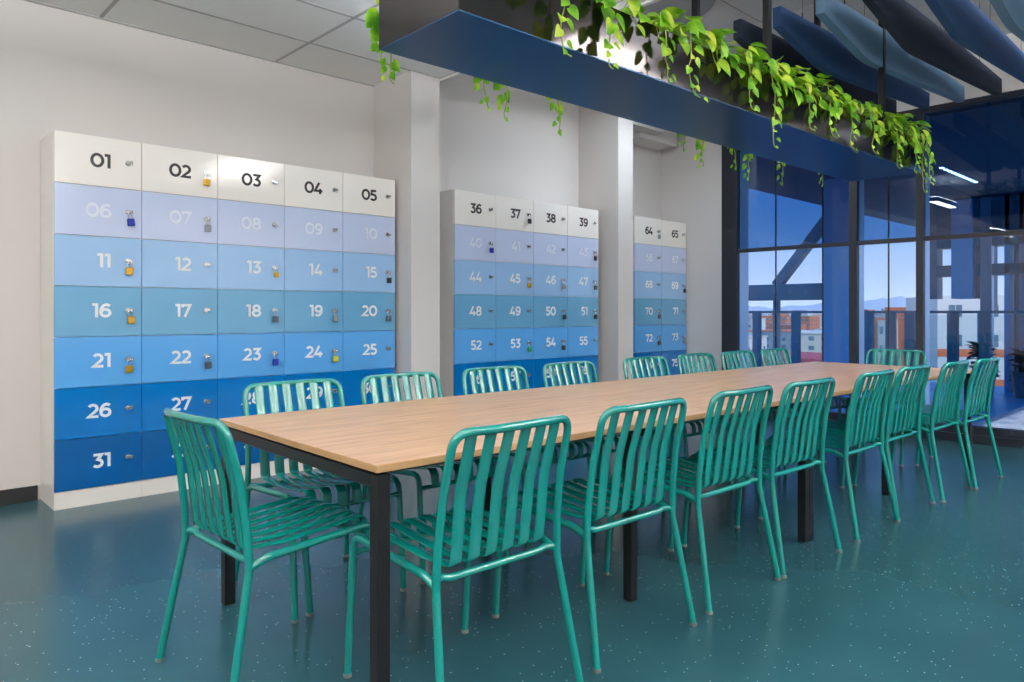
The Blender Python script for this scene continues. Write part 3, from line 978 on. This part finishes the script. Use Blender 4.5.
# blue column and brace frame
XC = 10.2
ya, yb = pxY(850, XC), pxY(823, XC)
cc = MB().box(XC, XC + 0.5, ya, yb, -0.10, 3.02, bev=0.01)
o = cc.build('terrace_column', M['ext_blue']); tag(o, 'wide blue clad column on the terrace behind the second pane', 'column')
t_ = empty('brace_frame', (13.0, 0, 0))
y1, y2, y3 = pxY(738, 13.0), pxY(773, 13.0), pxY(823, 13.0)
MB().box(0, 0.3, y3 - 0.4, y1 + 2.0, 1.38, 1.68, bev=0.01).build('beam', M['ext_teal'], t_)
def bar(mb, a, b_, w):
    a = Vector(a); b_ = Vector(b_); d = (b_ - a).normalized(); n_ = Vector((0, -d.z, d.y)) * w / 2
    vs = []
    for xx in (-0.08, 0.08):
        for p in (a + n_, a - n_, b_ - n_, b_ + n_): vs.append((p.x + xx, p.y, p.z))
    mb.add(vs, [(0, 1, 2, 3), (7, 6, 5, 4), (0, 4, 5, 1), (1, 5, 6, 2), (2, 6, 7, 3), (3, 7, 4, 0)])
br = MB(); bar(br, (0.15, y2, 1.66), (0.15, y3 - 0.15, 3.0), 0.17); br.build('brace', M['ext_teal'], t_)
MB().box(0.1, 0.2, y2 - 0.05, y2 + 0.05, -0.1 - 3, 1.38).build('post', M['ext_teal'], t_)
MB().box(0.1, 0.2, y1 + 1.8, y1 + 1.95, -3.1, 1.38).build('post', M['ext_teal'], t_)
tag(t_, 'dark steel beam with a diagonal brace beyond the terrace', 'steel frame')

# glazed wing seen through the right pane
XF = 13.5
def Yf(px): return pxY(px, XF)
t_ = empty('glazed_wing', (XF, 0, 0))
def vz(y): return CAMH + (HYP - y) / FPX * 12.2
def seg(a, b_, z0, z1, mname, nm, dep=0.3, x0=0.0):
    MB().box(x0, x0 + dep, Yf(b_), Yf(a), z0, z1, bev=0.008).build(nm, M[mname], t_)
seg(929, 937, vz(299), 3.0, 'ext_teal', 'frame')
seg(937, 951, vz(277), vz(266), 'ext_teal', 'beam')
seg(937, 951, vz(249), 3.0, 'ext_teal', 'beam')
seg(951, 973, vz(299), 3.0, 'ext_blue', 'panel', 0.5)
seg(973, 976, vz(299), 3.0, 'ext_teal', 'frame')
seg(980, 991, vz(311), 3.0, 'ext_grey', 'panel', 0.4)
seg(976, 980, vz(277), vz(266), 'ext_teal', 'beam')
seg(976, 980, vz(249), 3.0, 'ext_teal', 'beam')
seg(991, 1030, vz(249), 3.0, 'ext_teal', 'beam')
seg(991, 1030, vz(277), vz(266), 'ext_teal', 'beam')
seg(991, 992.5, -0.1, 3.0, 'alu', 'frame', 0.1)
seg(1004, 1010, -0.1, 3.0, 'ext_blue', 'panel')
seg(1014, 1016, -0.1, 3.0, 'ext_teal', 'frame')
seg(1019, 1024, -0.1, 3.0, 'ext_grey', 'panel')
seg(986, 990, -0.1, vz(311), 'alu', 'post', 0.15)
seg(977, 984, -0.1, vz(312), 'ext_blue', 'post', 0.15)
MB().box(0, 0.3, Yf(1060), Yf(1024), -0.1, 3.0, bev=0.01).build('wall', M['ext_blue'], t_)
tag(t_, 'blue and teal glazed wing of the building seen through the right pane', 'building')

# dark leafy plants in pots near the wing
for (px_, xx, s) in ((982, 12.7, 0.75), (1026, 12.8, 0.7)):
    t_ = empty('potted_shrub', (xx, pxY(px_, xx), -0.10 if True else 0))
    lf = MB()
    for k in range(90):
        a = rnd(0, 2 * PI); r_ = rnd(0, 0.14) * s; zz = rnd(0.35, 1.0) * s
        leaf(lf, Vector((r_ * math.cos(a), r_ * math.sin(a), zz)), Vector((math.cos(a), math.sin(a), rnd(-0.3, 0.9))), Vector((0, 0, 1)), 0.16)
    lf.build('foliage', M['dkleaf'], t_)
    t_.rotation_euler = (0, 0, s)
    MB().tube([(0, 0, 0), (0, 0, 0.02), (0, 0, 0.36), (0, 0, 0.38)], [0.13, 0.14, 0.19, 0.18], 20).build('pot', M['ext_teal'], t_)
    tag(t_, 'dark leafy shrub in a pot on the terrace, %s' % ('left of the pair' if px_ == 982 else 'right of the pair'), 'plant')

# ------------------------------------------------------------------ outside: city far below
struct('city_ground', MB().box(30, 3000, -2500, 3000, -16.5, -16), M['ground'])
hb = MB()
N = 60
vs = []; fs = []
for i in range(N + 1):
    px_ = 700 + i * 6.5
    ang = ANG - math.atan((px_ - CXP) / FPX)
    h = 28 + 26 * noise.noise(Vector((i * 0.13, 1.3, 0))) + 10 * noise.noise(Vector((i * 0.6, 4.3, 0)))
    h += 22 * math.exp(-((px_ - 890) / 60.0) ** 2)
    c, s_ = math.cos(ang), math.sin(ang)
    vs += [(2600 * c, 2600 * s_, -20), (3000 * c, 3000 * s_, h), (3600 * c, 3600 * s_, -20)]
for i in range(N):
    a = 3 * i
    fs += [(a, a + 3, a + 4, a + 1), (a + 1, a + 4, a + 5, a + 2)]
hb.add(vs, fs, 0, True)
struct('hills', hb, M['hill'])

def city_building(x_, y_, w, d, h, rz, wall, roofm):
    t_ = empty('city_building', (x_, y_, -16), rz)
    b_ = MB().box(-w / 2, w / 2, -d / 2, d / 2, 0, h); b_.build('wall', M[wall], t_)
    MB().box(-w / 2 - .3, w / 2 + .3, -d / 2 - .3, d / 2 + .3, h, h + 0.6).build('roof', M[roofm], t_)
    wn = MB()
    fl = max(1, int(h / 3.2))
    for f_ in range(fl):
        for k in range(max(1, int(d / 4))):
            yy = -d / 2 + 2 + k * 4
            wn.box(-w / 2 - 0.05, -w / 2, yy - 0.9, yy + 0.9, 3.2 * f_ + 1.1, 3.2 * f_ + 2.5)
        for k in range(max(1, int(w / 4))):
            xx = -w / 2 + 2 + k * 4
            wn.box(xx - 0.9, xx + 0.9, -d / 2 - 0.05, -d / 2, 3.2 * f_ + 1.1, 3.2 * f_ + 2.5)
    wn.build('windows', M['bwin'], t_)
    return t_
placed = [(195, 115, 40), (105, 32, 34), (131, 55, 30)]
tries = 0
while len(placed) < 123 and tries < 4000:
    tries += 1
    px_ = rnd(722, 1050); D = 150 * (10 ** rnd(0, 1.05))
    ang = ANG - math.atan((px_ - CXP) / FPX)
    w = rnd(10, 30); d = rnd(10, 26); h = rnd(4, 13) if D < 500 else rnd(5, 20)
    rr = math.hypot(w, d) / 2 + 1
    bx, by = D * math.cos(ang), D * math.sin(ang)
    if any(math.hypot(bx - q[0], by - q[1]) < rr + q[2] for q in placed): continue
    placed.append((bx, by, rr))
    t_ = city_building(D * math.cos(ang), D * math.sin(ang), w, d, h, rnd(-0.4, 0.4),
        random.choice(['bwhite', 'bwhite', 'bcream', 'bgrey', 'borange', 'bwhite']), random.choice(['bwhite', 'borange', 'bgrey', 'bwhite', 'bwhite', 'bcream', 'bcream']))
    tag(t_, 'small pale building in the distant city', 'building', 'distant city buildings')
# low red banded store
t_ = empty('low_store', (180, pxY(765, 180), -16), 0.0)
MB().box(0, 30, -22, 22, 0, 5).build('wall', M['bwhite'], t_)
MB().box(-0.3, 30, -22.3, 22.3, 3.2, 5.4).build('sign_band', M['bred'], t_)
tag(t_, 'low white store with a red band beyond the terrace', 'building')

# banded apartment block close by
def banded(px0, px1, D, ztop, label, bands, rz=0.0, depth=14, ext=1.0):
    ya, yb = pxY(px1, D), pxY(px0, D)
    yb = ya + (yb - ya) * ext
    t_ = empty('apartment_block', (D, ya, -16), rz)
    w = yb - ya
    MB().box(0, depth, 0, w, 0, ztop + 16).build('wall', M['bwhite'], t_)
    bm_ = MB(); wn = MB(); wf = MB()
    z = ztop - 0.5; k = 0
    while z > -14:
        nwin = max(1, int(w / 2.6))
        for j in range(nwin):
            yy = (j + 0.5) * w / nwin
            wn.box(-0.04, 0.0, yy - 0.7, yy + 0.7, z + 16 - 2.0, z + 16 - 0.6)
            wf.box(-0.08, -0.04, yy - 0.03, yy + 0.03, z + 16 - 2.0, z + 16 - 0.6)
        if k in bands:
            bm_.box(-0.06, 0.0, 0, w, z + 16 - 3.2, z + 16 - 2.3)
        z -= 3.5; k += 1
    wn.build('windows', M['bwin'], t_); wf.build('window_bars', M['bwhite'], t_)
    if bm_.v: bm_.build('orange_band', M['borange'], t_)
    tag(t_, label, 'building')
banded(926, 1010, 100, 3.1, 'white apartment block with orange bands beyond the terrace', (1, 2, 3, 4), math.radians(32), ext=0.85)
t_ = empty('brick_block', (125, pxY(912, 125), -16))
wd_ = pxY(866, 125) - pxY(912, 125)
MB().box(0, 12, 0, wd_, 0, 16.2).build('wall', M['borange'], t_)
MB().box(-0.3, 12.3, wd_ * 0.3, wd_ * 0.72, 0, 15.8).build('centre_bay', M['bcream'], t_)
wn = MB()
for f_ in range(4):
    for j in range(3):
        yy = wd_ * (0.38 + 0.13 * j)
        wn.box(-0.36, -0.3, yy - 0.25, yy + 0.25, 15.8 - 1.6 - 3 * f_ - 0.6, 15.8 - 1.6 - 3 * f_ + 0.6)
wn.build('windows', M['bwin'], t_)
tag(t_, 'orange block with a cream middle bay behind the narrow pane', 'building')
